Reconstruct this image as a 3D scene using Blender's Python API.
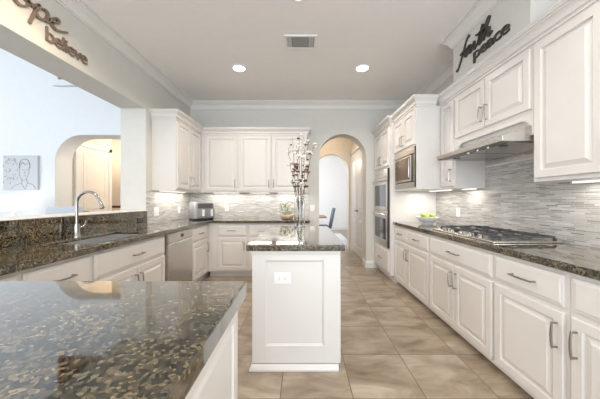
import bpy, bmesh, math, random
from mathutils import Vector, Matrix
random.seed(7)
for o in list(bpy.data.objects): bpy.data.objects.remove(o)
S = bpy.context.scene
COL = S.collection
PI = math.pi
# ------------------------------------------------------------------ camera
H = 1.24
cd = bpy.data.cameras.new('camera'); cam = bpy.data.objects.new('camera', cd); COL.objects.link(cam)
cam.location = (0, 0, H); cam.rotation_euler = (PI/2, 0, 0)
cd.sensor_width = 36; cd.lens = 36*255/600; cd.shift_x = -3/600; cd.shift_y = 0.0008; cd.clip_start = .02
S.camera = cam
# ------------------------------------------------------------------ world, exposure, big lights
S.view_settings.view_transform = 'Standard'; S.view_settings.look = 'None'
S.view_settings.exposure = 0.12; S.view_settings.gamma = 1
w = bpy.data.worlds.new('world'); S.world = w; w.use_nodes = True
bg = w.node_tree.nodes['Background']; bg.inputs[0].default_value = (.86, .93, 1, 1); bg.inputs[1].default_value = 1.5
def area(name, loc, rot, sx, sy, power, col=(1, 1, 1), spread=None):
    l = bpy.data.lights.new(name, 'AREA'); l.shape = 'RECTANGLE'; l.size = sx; l.size_y = sy; l.energy = power; l.color = col
    if spread: l.spread = spread
    o = bpy.data.objects.new(name, l); COL.objects.link(o); o.location = loc; o.rotation_euler = rot
    return o
area('window_daylight_behind', (.3, -2.9, 1.5), (PI/2+.35, 0, 0), 3.6, 2.4, 155, (.84, .92, 1))
area('window_daylight_living', (-8.8, .2, 2.4), (PI/2, 0, -PI/2-.15), 5, 4, 205, (.86, .93, 1))
area('window_daylight_dining', (-1.9, 8.6, 1.5), (PI/2, 0, -PI/2), 3, 2.2, 75, (.9, .95, 1))
def point(name, loc, power, col, r=.1):
    l = bpy.data.lights.new(name, 'POINT'); l.energy = power; l.color = col; l.shadow_soft_size = r
    o = bpy.data.objects.new(name, l); COL.objects.link(o); o.location = loc; return o
WARM = (1, .87, .72); SOFT = (1, .90, .78)
point('hall_lamp_light', (.3, 5.6, 2.6), 15, (1, .84, .66))
point('stair_fill_light', (-6.0, 7.3, 2.7), 45, WARM)  # added fill, brightens the dark wall past the entry
point('entry_lamp_light', (-3.4, 6.4, 2.9), 80, WARM)
point('dining_lamp_light', (.4, 8.2, 2.4), 30, (1, .85, .7))

# ------------------------------------------------------------------ materials
def mat(name, col, rough=.5, metal=0.0, **k):
    m = bpy.data.materials.new(name); m.use_nodes = True
    b = m.node_tree.nodes['Principled BSDF']
    b.inputs['Base Color'].default_value = (*col, 1); b.inputs['Roughness'].default_value = rough; b.inputs['Metallic'].default_value = metal
    for kk, v in k.items():
        b.inputs[kk.replace('_', ' ')].default_value = v
    return m
def N(m, t, **k):
    n = m.node_tree.nodes.new(t)
    for kk, v in k.items(): setattr(n, kk, v)
    return n
def L(m, a, b): m.node_tree.links.new(a, b)
def bsdf(m): return m.node_tree.nodes['Principled BSDF']
def ramp(m, stops, interp='LINEAR'):
    r = N(m, 'ShaderNodeValToRGB'); cr = r.color_ramp; cr.interpolation = interp
    while len(cr.elements) < len(stops): cr.elements.new(.5)
    for e, (p, c) in zip(cr.elements, stops): e.position = p; e.color = (*c, 1)
    return r
def paint(name, col, rough=.5, var=.03, scale=40, bump=.0):
    m = mat(name, col, rough)
    n = N(m, 'ShaderNodeTexNoise'); n.inputs['Scale'].default_value = scale; n.inputs['Detail'].default_value = 2
    tc = N(m, 'ShaderNodeTexCoord'); L(m, tc.outputs['Object'], n.inputs['Vector'])
    r = ramp(m, [(.3, tuple(c*(1-var) for c in col)), (.7, tuple(min(1, c*(1+var)) for c in col))])
    L(m, n.outputs['Fac'], r.inputs[0]); L(m, r.outputs[0], bsdf(m).inputs['Base Color'])
    if bump:
        b = N(m, 'ShaderNodeBump'); b.inputs['Strength'].default_value = bump; b.inputs['Distance'].default_value = .002
        n2 = N(m, 'ShaderNodeTexNoise'); n2.inputs['Scale'].default_value = 250; L(m, tc.outputs['Object'], n2.inputs['Vector'])
        L(m, n2.outputs['Fac'], b.inputs['Height']); L(m, b.outputs[0], bsdf(m).inputs['Normal'])
    return m
M = {}
M['white'] = paint('white_cabinet_paint', (.73, .695, .66), .32, .012, 8)
M['trim'] = paint('white_trim_paint', (.76, .735, .70), .4, .01, 8)
M['wall'] = paint('grey_wall_paint', (.66, .645, .60), .75, .015, 12, .05)
M['wallwhite'] = paint('pale_wall_paint', (.80, .82, .84), .75, .01, 12)
M['hallwall'] = paint('beige_wall_paint', (.72, .64, .53), .7, .02, 12)
M['ceil'] = paint('ceiling_paint', (.89, .86, .835), .85, .01, 12)
M['plastic'] = mat('white_plastic', (.85, .84, .82), .35)
M['slot'] = mat('dark_slot', (.03, .03, .03), .5)
M['steel'] = mat('brushed_steel', (.66, .64, .61), .28, 1.0)
M['sinksteel'] = mat('satin_sink_steel', (.42, .42, .42), .42, .6)
M['nickel'] = mat('brushed_nickel', (.36, .325, .29), .28, 1.0)
M['chrome'] = mat('satin_chrome', (.38, .36, .335), .25, 1.0)
M['blackglass'] = mat('black_oven_glass', (.02, .018, .016), .06, 0, Specular_IOR_Level=.8)
M['iron'] = mat('cast_iron', (.06, .06, .065), .35)
M['black'] = mat('black_plastic', (.02, .02, .02), .4)
M['brownglass'] = mat('brown_reflection_glass', (.11, .062, .022), .22, 0)  # brown reflection of the room put into the glass colour
M['fryer'] = mat('grey_appliance_shell', (.30, .30, .31), .42, .35)
M['fryerdark'] = mat('dark_grey_panel', (.13, .12, .12), .3, .4)
M['letter'] = paint('weathered_brown_wood', (.20, .145, .11), .6, .25, 60)
M['letterdark'] = paint('dark_brown_wood', (.055, .042, .036), .6, .25, 60)
M['blossom'] = mat('white_blossom', (.80, .74, .66), .7)
M['bud'] = mat('russet_bud', (.30, .13, .08), .7)
M['budbrown'] = mat('brown_bud', (.10, .06, .035), .7)
M['twig'] = paint('brown_bark', (.12, .075, .045), .8, .3, 80)
M['apple'] = paint('green_apple_skin', (.40, .46, .15), .35, .15, 20)
M['bowl'] = mat('white_porcelain', (.84, .84, .85), .15)
M['leaf'] = paint('grey_green_leaf', (.34, .42, .24), .6, .25, 50)
M['pot'] = paint('peach_clay', (.72, .50, .36), .6, .06, 30)
M['chairblue'] = paint('slate_blue_fabric', (.13, .17, .23), .8, .15, 90)
M['chairgrey'] = paint('pale_grey_fabric', (.60, .63, .68), .85, .05, 90)
M['darkwood'] = paint('dark_stained_wood', (.10, .045, .025), .35, .3, 30)
M['redwood'] = paint('red_brown_wood', (.28, .10, .06), .3, .3, 30)
M['rug'] = paint('pale_rug_pile', (.66, .68, .72), .95, .08, 120)
M['canvas'] = mat('white_canvas', (.60, .61, .63), .8)
M['ink'] = mat('grey_ink', (.22, .22, .23), .8)
M['grey'] = mat('painted_vent_grey', (.30, .29, .27), .5)
g = mat('clear_vase_glass', (1, 1, 1), .02, 0, Transmission_Weight=1.0, IOR=1.45); M['glass'] = g
def emis(name, col, s):
    m = mat(name, (.9, .9, .9), .5); b = bsdf(m)
    b.inputs['Emission Color'].default_value = (*col, 1); b.inputs['Emission Strength'].default_value = s; return m
M['lamp'] = emis('lit_lamp_lens', (1, .95, .86), 9)
M['shade'] = emis('lit_lampshade', (1, .93, .82), .75)
M['strip'] = emis('lit_light_bar', (1, .96, .9), .8)
def brushed(m, axis):   # fine streaks in roughness
    tc = N(m, 'ShaderNodeTexCoord'); mp = N(m, 'ShaderNodeMapping'); mp.inputs['Scale'].default_value = axis
    n = N(m, 'ShaderNodeTexNoise'); n.inputs['Scale'].default_value = 30
    L(m, tc.outputs['Object'], mp.inputs[0]); L(m, mp.outputs[0], n.inputs['Vector'])
    r = N(m, 'ShaderNodeMapRange'); r.inputs[3].default_value = .2; r.inputs[4].default_value = .38
    L(m, n.outputs['Fac'], r.inputs[0]); L(m, r.outputs[0], bsdf(m).inputs['Roughness'])
brushed(M['steel'], (1, 1, 30))
def granite(name):
    m = mat(name, (.05, .05, .04), .06, 0, IOR=1.7, Coat_Weight=.7, Coat_Roughness=.03, Coat_IOR=1.6)
    tc = N(m, 'ShaderNodeTexCoord')
    mp = N(m, 'ShaderNodeMapping'); mp.inputs['Rotation'].default_value = (.3, .2, .6); L(m, tc.outputs['Object'], mp.inputs[0])
    n0 = N(m, 'ShaderNodeTexNoise'); n0.inputs['Scale'].default_value = 22; n0.inputs['Detail'].default_value = 3; L(m, mp.outputs[0], n0.inputs['Vector'])
    mx = N(m, 'ShaderNodeMixRGB'); mx.inputs[0].default_value = .018; L(m, mp.outputs[0], mx.inputs[1]); L(m, n0.outputs['Color'], mx.inputs[2])
    v = N(m, 'ShaderNodeTexVoronoi'); v.inputs['Scale'].default_value = 130; L(m, mx.outputs[0], v.inputs['Vector'])
    sep = N(m, 'ShaderNodeSeparateColor'); L(m, v.outputs['Color'], sep.inputs[0])
    r = ramp(m, [(0, (.008, .008, .008)), (.20, (.035, .030, .020)), (.38, (.10, .083, .05)), (.56, (.15, .128, .085)), (.68, (.03, .029, .024)), (.80, (.19, .165, .115)), (.90, (.09, .08, .06)), (.96, (.28, .25, .19))], 'CONSTANT')
    L(m, sep.outputs[0], r.inputs[0])
    v2 = N(m, 'ShaderNodeTexVoronoi'); v2.inputs['Scale'].default_value = 95; L(m, mx.outputs[0], v2.inputs['Vector'])
    s2 = N(m, 'ShaderNodeSeparateColor'); L(m, v2.outputs['Color'], s2.inputs[0])
    r2 = ramp(m, [(0, (0, 0, 0)), (.90, (.8, .8, .8))], 'CONSTANT'); L(m, s2.outputs[1], r2.inputs[0])
    d2 = ramp(m, [(.25, (1, 1, 1)), (.42, (0, 0, 0))]); L(m, v2.outputs['Distance'], d2.inputs[0])
    mu = N(m, 'ShaderNodeMath', operation='MULTIPLY'); L(m, r2.outputs[0], mu.inputs[0]); L(m, d2.outputs[0], mu.inputs[1])
    fl = N(m, 'ShaderNodeMixRGB'); fl.inputs[2].default_value = (.33, .30, .24, 1); L(m, mu.outputs[0], fl.inputs[0]); L(m, r.outputs[0], fl.inputs[1])
    n3 = N(m, 'ShaderNodeTexNoise'); n3.inputs['Scale'].default_value = 6; L(m, tc.outputs['Object'], n3.inputs['Vector'])
    r3 = ramp(m, [(.35, (.62, .62, .57)), (.65, (1.2, 1.02, .76))]); L(m, n3.outputs['Fac'], r3.inputs[0])
    ml = N(m, 'ShaderNodeMixRGB', blend_type='MULTIPLY'); ml.inputs[0].default_value = 1; L(m, fl.outputs[0], ml.inputs[1]); L(m, r3.outputs[0], ml.inputs[2])
    L(m, ml.outputs[0], bsdf(m).inputs['Base Color'])
    return m
M['granite'] = granite('speckled_dark_granite')
def mosaic(name, ax, k=1.0):     # thin staggered strips of grey glass and stone; ax: which world axis runs along the wall
    m = mat(name, (.6, .6, .58), .22)
    ge = N(m, 'ShaderNodeNewGeometry'); sp = N(m, 'ShaderNodeSeparateXYZ'); L(m, ge.outputs['Position'], sp.inputs[0])
    cb = N(m, 'ShaderNodeCombineXYZ'); L(m, sp.outputs[ax], cb.inputs[0]); L(m, sp.outputs[2], cb.inputs[1])
    br = N(m, 'ShaderNodeTexBrick'); L(m, cb.outputs[0], br.inputs['Vector'])
    br.inputs['Scale'].default_value = 1; br.inputs['Brick Width'].default_value = .095; br.inputs['Row Height'].default_value = .0125
    br.inputs['Mortar Size'].default_value = .0011; br.inputs['Mortar Smooth'].default_value = .2; br.offset = .37; br.squash = 1.45; br.squash_frequency = 3
    br.inputs['Color1'].default_value = (0, 0, 0, 1); br.inputs['Color2'].default_value = (1, 1, 1, 1); br.inputs['Mortar'].default_value = (.5, .5, .5, 1)
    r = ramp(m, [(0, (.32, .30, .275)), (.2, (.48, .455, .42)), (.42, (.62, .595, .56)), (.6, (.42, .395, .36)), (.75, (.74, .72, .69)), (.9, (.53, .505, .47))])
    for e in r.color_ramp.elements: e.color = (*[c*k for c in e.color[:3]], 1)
    L(m, br.outputs['Color'], r.inputs[0])
    mo = N(m, 'ShaderNodeMixRGB'); mo.inputs[2].default_value = (.66, .65, .63, 1); L(m, br.outputs['Fac'], mo.inputs[0]); L(m, r.outputs[0], mo.inputs[1])
    L(m, mo.outputs[0], bsdf(m).inputs['Base Color'])
    b = N(m, 'ShaderNodeBump'); b.inputs['Strength'].default_value = .5; b.inputs['Distance'].default_value = .002; b.invert = False
    ad = N(m, 'ShaderNodeMath', operation='SUBTRACT'); L(m, br.outputs['Color'], ad.inputs[0]); L(m, br.outputs['Fac'], ad.inputs[1])
    L(m, ad.outputs[0], b.inputs['Height']); L(m, b.outputs[0], bsdf(m).inputs['Normal'])
    return m
M['mosaic_y'] = mosaic('mosaic_strips_side', 1); M['mosaic_x'] = mosaic('mosaic_strips_back', 0); M['mosaic_r_shaded'] = mosaic('mosaic_strips_right_shaded', 1, .82)  # right wall: same tile darkened, its dimmer light put into the colour
def tilefloor():
    m = mat('stone_look_floor_tile', (.4, .34, .28), .3)
    ge = N(m, 'ShaderNodeNewGeometry'); mp = N(m, 'ShaderNodeMapping'); mp.inputs['Location'].default_value = (.143+.4575*20, -2.047+.4575*30, 0)
    L(m, ge.outputs['Position'], mp.inputs[0])
    br = N(m, 'ShaderNodeTexBrick'); L(m, mp.outputs[0], br.inputs['Vector'])
    br.offset = 0; br.squash = 1; br.inputs['Scale'].default_value = 1; br.inputs['Brick Width'].default_value = .4575; br.inputs['Row Height'].default_value = .4575
    br.inputs['Mortar Size'].default_value = .0035; br.inputs['Mortar Smooth'].default_value = .1
    br.inputs['Color1'].default_value = (0, 0, 0, 1); br.inputs['Color2'].default_value = (1, 1, 1, 1)
    # each tile samples its own stretch of veined noise
    ad = N(m, 'ShaderNodeVectorMath', operation='SCALE'); ad.inputs['Scale'].default_value = 37; L(m, br.outputs['Color'], ad.inputs[0])
    sm = N(m, 'ShaderNodeVectorMath', operation='ADD'); L(m, ge.outputs['Position'], sm.inputs[0]); L(m, ad.outputs[0], sm.inputs[1])
    st = N(m, 'ShaderNodeMapping'); st.inputs['Scale'].default_value = (1.6, 3.6, 1); st.inputs['Rotation'].default_value = (0, 0, .5); L(m, sm.outputs[0], st.inputs[0])
    n = N(m, 'ShaderNodeTexNoise'); n.inputs['Scale'].default_value = 1.7; n.inputs['Detail'].default_value = 10; n.inputs['Distortion'].default_value = .6; n.inputs['Roughness'].default_value = .6; L(m, st.outputs[0], n.inputs['Vector'])
    r = ramp(m, [(.28, (.165, .12, .08)), (.43, (.29, .228, .165)), (.55, (.375, .305, .23)), (.72, (.52, .445, .36))]); L(m, n.outputs['Fac'], r.inputs[0])
    mo = N(m, 'ShaderNodeMixRGB'); mo.inputs[2].default_value = (.16, .125, .095, 1); L(m, br.outputs['Fac'], mo.inputs[0]); L(m, r.outputs[0], mo.inputs[1])
    L(m, mo.outputs[0], bsdf(m).inputs['Base Color'])
    b = N(m, 'ShaderNodeBump'); b.invert = True; b.inputs['Strength'].default_value = .5; b.inputs['Distance'].default_value = .002
    L(m, br.outputs['Fac'], b.inputs['Height']); L(m, b.outputs[0], bsdf(m).inputs['Normal'])
    return m
M['floor'] = tilefloor()
def woodfloor():
    m = mat('grey_brown_wood_floor', (.2, .17, .15), .3)
    ge = N(m, 'ShaderNodeNewGeometry')
    br = N(m, 'ShaderNodeTexBrick'); L(m, ge.outputs['Position'], br.inputs['Vector'])
    br.inputs['Scale'].default_value = 1; br.inputs['Brick Width'].default_value = 1.2; br.inputs['Row Height'].default_value = .13; br.inputs['Mortar Size'].default_value = .002
    br.inputs['Color1'].default_value = (.20, .18, .17, 1); br.inputs['Color2'].default_value = (.30, .27, .25, 1); br.inputs['Mortar'].default_value = (.06, .05, .04, 1)
    L(m, br.outputs['Color'], bsdf(m).inputs['Base Color']); return m
M['wood'] = woodfloor()

# ------------------------------------------------------------------ mesh builder
class B:
    def __init__(s, fr=None): s.bm = bmesh.new(); s.fr = fr
    def P(s, p): return s.fr(p) if s.fr else Vector(p)
    def quad(s, vs):
        try: return s.bm.faces.new(vs)
        except ValueError: pass
    def box(s, x0, x1, y0, y1, z0, z1):
        c = [s.bm.verts.new(s.P((x, y, z))) for x in (x0, x1) for y in (y0, y1) for z in (z0, z1)]
        for f in ((0, 1, 3, 2), (4, 6, 7, 5), (0, 4, 5, 1), (2, 3, 7, 6), (0, 2, 6, 4), (1, 5, 7, 3)): s.quad([c[i] for i in f])
        return s
    def loops(s, rings, cap0=True, cap1=True, closed=True):
        rr = [[s.bm.verts.new(s.P(p)) for p in r] for r in rings]; n = len(rr[0])
        for a, b in zip(rr, rr[1:]):
            for i in range(n if closed else n-1): s.quad([a[i], a[(i+1) % n], b[(i+1) % n], b[i]])
        if cap0: s.quad(rr[0][::-1])
        if cap1: s.quad(rr[-1])
        return s
    def prism(s, poly, axis, t0, t1):
        def mk(p, t):
            q = list(p); q.insert(axis, t); return tuple(q)
        return s.loops([[mk(p, t0) for p in poly], [mk(p, t1) for p in poly]])
    def cyl(s, p0, p1, r0, r1=None, n=16):
        return s.tube([p0, p1], [r0, r0 if r1 is None else r1], n)
    def tube(s, pts, r, n=10):
        pts = [Vector(p) for p in pts]
        if not isinstance(r, (list, tuple)): r = [r]*len(pts)
        rings = []; up = None
        for i, p in enumerate(pts):
            t = (pts[min(i+1, len(pts)-1)]-pts[max(i-1, 0)]).normalized()
            if up is None: up = Vector((0, 0, 1)) if abs(t.z) < .9 else Vector((1, 0, 0))
            a = (up-t*up.dot(t))
            if a.length < 1e-4: a = t.orthogonal()
            a.normalize(); b = t.cross(a); up = a
            rings.append([tuple(p+(a*math.cos(2*PI*k/n)+b*math.sin(2*PI*k/n))*r[i]) for k in range(n)])
        return s.loops(rings)
    def lathe(s, c, prof, n=24, cap0=True, cap1=True):
        return s.loops([[(c[0]+r*math.cos(2*PI*k/n), c[1]+r*math.sin(2*PI*k/n), c[2]+z) for k in range(n)] for r, z in prof], cap0, cap1)
    def ball(s, c, r, n=10, sz=1.0):
        k = max(4, n//2)
        return s.lathe((c[0], c[1], c[2]), [(max(1e-4, r*math.sin(PI*i/k)), -r*sz*math.cos(PI*i/k)) for i in range(k+1)], n)
    def sweep(s, path, prof, side=1, z=0):   # prof (out, dz) swept along a polyline in plan, mitred; out is to the right for side=1
        path = [Vector((p[0], p[1])) for p in path]; rings = []
        for i, p in enumerate(path):
            ns = []
            if i > 0: d = (p-path[i-1]).normalized(); ns.append(Vector((d.y, -d.x))*side)
            if i < len(path)-1: d = (path[i+1]-p).normalized(); ns.append(Vector((d.y, -d.x))*side)
            if len(ns) == 2:
                m = (ns[0]+ns[1]); m /= m.dot(ns[0])
            else: m = ns[0]
            rings.append([(p.x+m.x*o, p.y+m.y*o, z+h) for o, h in prof])
        return s.loops(rings)
    def cells(s, xs, ys, inc, z0, z1):
        vt = {}
        def v(i, j, z):
            if (i, j, z) not in vt: vt[(i, j, z)] = s.bm.verts.new(s.P((xs[i], ys[j], z)))
            return vt[(i, j, z)]
        I = lambda i, j: 0 <= i < len(xs)-1 and 0 <= j < len(ys)-1 and inc(i, j)
        for i in range(len(xs)-1):
            for j in range(len(ys)-1):
                if not I(i, j): continue
                for z in (z0, z1): s.quad([v(i, j, z), v(i+1, j, z), v(i+1, j+1, z), v(i, j+1, z)])
                for di, dj, a, b in ((-1, 0, (i, j), (i, j+1)), (1, 0, (i+1, j), (i+1, j+1)), (0, -1, (i, j), (i+1, j)), (0, 1, (i, j+1), (i+1, j+1))):
                    if not I(i+di, j+dj): s.quad([v(*a, z0), v(*b, z0), v(*b, z1), v(*a, z1)])
        return s
    def panel(s, a0, a1, z0, z1, prof):   # nested rectangles: prof = (inset, outward height)
        s.loops([[(a0+i, h, z0+i), (a1-i, h, z0+i), (a1-i, h, z1-i), (a0+i, h, z1-i)] for i, h in prof])
        return s
    def archwall(s, u0, u1, z0, z1, a0, a1, top, r, t0, t1, rz=None, n=14):  # wall along local x with an opening; corners rounded by r
        rz = rz or r
        arc = [(a0, z0)]+[(a0+r-r*math.cos(PI/2*k/n), top-rz+rz*math.sin(PI/2*k/n)) for k in range(n+1)]
        arc += [(a1-r+r*math.sin(PI/2*k/n), top-rz+rz*math.cos(PI/2*k/n)) for k in range(n+1)]+[(a1, z0)]
        out = [p for i, p in enumerate(arc) if i == 0 or (abs(p[0]-arc[i-1][0])+abs(p[1]-arc[i-1][1])) > 1e-5]
        s.box(u0, a0, t0, t1, z0, z1); s.box(a1, u1, t0, t1, z0, z1)
        for (xa, za), (xb, zb) in zip(out, out[1:]):
            if xb-xa < 1e-5: continue
            s.loops([[(xa, t0, za), (xb, t0, zb), (xb, t0, z1), (xa, t0, z1)], [(xa, t1, za), (xb, t1, zb), (xb, t1, z1), (xa, t1, z1)]])
        return s

def setp(o, label=None, cat=None, group=None, kind=None):
    if label: o['label'] = label
    if cat: o['category'] = cat
    if group: o['group'] = group
    if kind: o['kind'] = kind
    return o
def rootloc(o):
    v = Vector((0, 0, 0))
    while o: v += o.location; o = o.parent
    return v
def thing(name, label, cat, loc, group=None):
    o = bpy.data.objects.new(name, None); COL.objects.link(o); o.location = loc; o.empty_display_size = .1
    return setp(o, label, cat, group)
def build(name, b, m, parent=None, label=None, smooth=False, bevel=0, loc=None, weld=False):
    bm = b.bm
    if weld: bmesh.ops.remove_doubles(bm, verts=bm.verts, dist=1e-5)
    bmesh.ops.recalc_face_normals(bm, faces=bm.faces)
    off = rootloc(parent) if parent else (Vector(loc) if loc else Vector((0, 0, 0)))
    bmesh.ops.translate(bm, verts=bm.verts, vec=-off)
    me = bpy.data.meshes.new(name); bm.to_mesh(me); bm.free()
    if smooth:
        for p in me.polygons: p.use_smooth = True
        if smooth != 'all': me.set_sharp_from_angle(angle=math.radians(35))
    o = bpy.data.objects.new(name, me); COL.objects.link(o)
    me.materials.append(M[m] if isinstance(m, str) else m)
    if parent: o.parent = parent
    elif loc: o.location = loc
    if label: o['label'] = label
    if bevel:
        md = o.modifiers.new('bevel', 'BEVEL'); md.width = bevel; md.segments = 2; md.limit_method = 'ANGLE'; md.angle_limit = math.radians(40)
    return o
def struct(name, b, m, parent=None, **k):
    o = build(name, b, m, parent, **k)
    if not parent: o['kind'] = 'structure'
    return o
def copy_thing(root, loc, label=None):
    r = root.copy(); COL.objects.link(r); r.location = loc
    if label: r['label'] = label
    for ch in root.children:
        c = ch.copy(); COL.objects.link(c); c.parent = r
        for gg in ch.children:
            d = gg.copy(); COL.objects.link(d); d.parent = c
    return r

# room numbers
XL, XR, YB, ZC = -2.06, 2.0, 4.66, 3.02
XLO = -2.39            # living-room side of the left wall
# ------------------------------------------------------------------ structure
b = B().box(XLO, 2.2, -3, 6.55, -.1, 0); struct('floor', b, 'floor')
b = B().box(-2.2, 2.6, 6.55, 10.8, -.1, 0); struct('floor_dining', b, 'wood')
b = B().box(-9, XLO, -3, 9, -.1, 0); struct('floor_living', b, 'wood')
b = B().box(XLO, 2.2, -3, 6.4, ZC, ZC+.1); struct('ceiling', b, 'ceil')
b = B().box(-2.2, 2.6, 6.4, 10.8, ZC, ZC+.1); struct('ceiling_dining', b, 'ceil')
b = B().box(-9, XLO, -3, 9, 4.9, 5.0); struct('ceiling_living', b, 'wallwhite')
OY0, OY1 = -1.2, 3.34   # the pass-through
wl = B()
wl.box(XLO, XL, -3, OY0, 0, 4.9).box(XLO, XL, OY1, YB+.25, 0, 4.9)
wl.box(XLO, XL, OY0, OY1, 0, 1.096).box(XLO, XL, OY0, OY1, 2.44, 4.9)
wall_left = struct('wall_left', wl, 'wall')
sill = B().box(XLO-.02, XL+.024, OY0, OY1, 1.0965, 1.106); struct('sill', sill, 'trim', wall_left, label='white painted sill on top of the half wall', bevel=.004)
wb = B().archwall(XL, XR+.15, 0, ZC, .294, 1.155, 2.446, .4305, YB, YB+.26)
wall_back = struct('wall_back', wb, 'wall')
wall_right = struct('wall_right', B().box(XR, XR+.15, -3, YB, 0, ZC), 'wall')
struct('wall_chase', B().box(1.65, XR, 1.85, 2.80, 2.50, ZC), 'wall')
# backsplashes belong to their walls
bs = B().box(XL, XL+.008, OY1, YB, .918, 1.37); struct('backsplash', bs, 'mosaic_y', wall_left, label='grey white strip mosaic backsplash')
bs = B().box(XL+.008, .11, YB-.008, YB, .918, 1.37); struct('backsplash', bs, 'mosaic_x', wall_back, label='grey white strip mosaic backsplash')
bs = B().box(XR-.008, XR, -1, 3.84, .918, 1.37).box(XR-.008, XR, 1.85, 2.79, 1.37, 1.595)
struct('backsplash', bs, 'mosaic_r_shaded', wall_right, label='grey white strip mosaic backsplash')
bs = B().box(XR-.01, XR, 1.86, 2.78, 1.605, 1.70); struct('steel_panel', bs, 'steel', wall_right, label='stainless panel above the mosaic')
bs = B().box(XR-.016, XR, 1.86, 2.78, 1.593, 1.607); struct('edge_strip', bs, 'trim', wall_right, label='white strip topping the mosaic')
# living room
lw = B().archwall(-9, XLO, 0, 3.36, -4.65, -2.95, 2.46, .5, 4.78, 5.13)
lw.box(-9, -4.60, 4.78, 5.13, 3.36, 4.9).box(-2.6, XLO, 4.78, 5.13, 3.36, 4.9).box(-4.60, -2.6, 4.78, 5.13, 4.6, 4.9)
wall_living = struct('wall_living', lw, 'wallwhite')
struct('sill', B().box(-4.66, -2.62, 4.72, 5.15, 3.365, 3.475), 'wallwhite', wall_living, label='white ledge of the upstairs overlook', bevel=.005)
struct('floor_landing', B().box(-4.85, XLO, 5.15, 8.2, 3.2, 3.36), 'hallwall')
lw = B().box(-9.1, -9, -3, .0, 0, 4.9).box(-9.1, -9, 4.4, 9, 0, 4.9).box(-9.1, -9, 0, 4.4, 4.5, 4.9); struct('wall_living_far', lw, 'wallwhite')
lw = B().box(-4.85, -4.65, 5.13, 6.2, 0, 4.9); struct('wall_entry_side', lw, 'hallwall')
lw = B().box(-9, XLO, 8.2, 8.35, 0, 4.9); struct('wall_entry_back', lw, 'hallwall')
lw = B().box(XLO, XLO+.1, YB+.26, 8.35, 0, 4.9); struct('wall_entry_right', lw, 'hallwall')
# hall and dining room beyond the arch
hw = B().archwall(-2.2, 1.35, 0, ZC, .285, 1.145, 2.39, .43, 6.4, 6.55); struct('wall_hall', hw, 'hallwall')
hw = B().box(1.235, 1.35, YB+.26, 6.4, 0, ZC); struct('wall_hall_right', hw, 'hallwall')
hw = B().box(-2.2, 2.6, 10.6, 10.75, 0, ZC); struct('wall_dining', hw, 'wallwhite')
hw = B().box(2.5, 2.6, 6.55, 10.6, 0, ZC); struct('wall_dining_right', hw, 'wallwhite')
# crown mouldings, baseboards
cp = [(0, -.125), (.012, -.125), (.012, -.108), (.02, -.108), (.024, -.09), (.04, -.06), (.065, -.038), (.08, -.03), (.08, -.018), (.10, -.018), (.10, 0), (0, 0)]
tr = B().sweep([(XL, -3), (XL, YB), (XR, YB), (XR, 2.80), (1.65, 2.80), (1.65, 1.85), (XR, 1.85), (XR, -3)], cp, 1, ZC)
struct('trim_1', tr, 'trim')
bp = [(0, 0), (.016, 0), (.016, .09), (.012, .105), (.006, .12), (0, .13)]
def bb(name, path, side): struct(name, B().sweep(path, bp, side, 0), 'trim')
bb('baseboard_back', [(1.155, YB+.26), (1.155, YB), (1.288, YB)], 1)
bb('baseboard_center', [(.13, YB), (.294, YB), (.294, YB+.26)], 1)
bb('baseboard_hall', [(1.145, 6.55), (1.145, 6.4), (1.235, 6.4)], 1)
bb('baseboard_dining', [(-2.2, 10.6), (2.5, 10.6)], 1)

# ------------------------------------------------------------------ doors beyond
def room_door(name, fr, a0, a1, h, handle_a, arched=False):
    p = [(0, 0), (0, .035), (.004, .038)]
    b = B(fr).box(a0, a1, 0, .03, .01, h)
    d = struct(name, b, 'trim', bevel=.003)
    wd = a1-a0; i = .1*min(1, wd/.7)
    for z0, z1 in ((.2, .85), (.98, h-.14)):
        q = B(fr).panel(a0+i, a1-i, z0, z1, [(0, .0301), (.0, .036), (.012, .036), (.022, .031), (.05, .031), (.075, .038)])
        build('door_panel', q, 'trim', d)
    k = B(fr); k.cyl((handle_a, .03, 1.0), (handle_a, .045, 1.0), .028); k.cyl((handle_a, .045, 1.0), (handle_a, .075, 1.0), .01, n=8)
    k.tube([(handle_a, .075, 1.0), (handle_a+(.05 if handle_a < (a0+a1)/2 else -.05), .078, 1.0), (handle_a+(.1 if handle_a < (a0+a1)/2 else -.1), .074, .995)], .009, 8)
    build('door_handle', k, 'nickel', d, smooth=True)
    return d
def F_hallright(p): return Vector((1.235-p[1], p[0], p[2]))
room_door('door_1', F_hallright, 5.06, 5.655, 2.34, 5.60)
room_door('door_2', F_hallright, 5.66, 6.255, 2.34, 5.715)
cs = B(F_hallright).box(4.97, 5.055, 0, .05, 0, 2.42).box(6.26, 6.345, 0, .05, 0, 2.42).box(4.97, 6.345, 0, .05, 2.345, 2.43)
struct('trim_2', cs, 'trim', bevel=.004)
def F_entry(p): return Vector((-4.65+p[1], p[0], p[2]))
room_door('door_3', F_entry, 5.27, 6.06, 2.36, 5.35)
cs = B(F_entry).box(5.18, 5.265, 0, .045, 0, 2.45).box(6.065, 6.15, 0, .045, 0, 2.45).box(5.18, 6.15, 0, .045, 2.365, 2.46)
struct('trim_3', cs, 'trim', bevel=.004)

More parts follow.
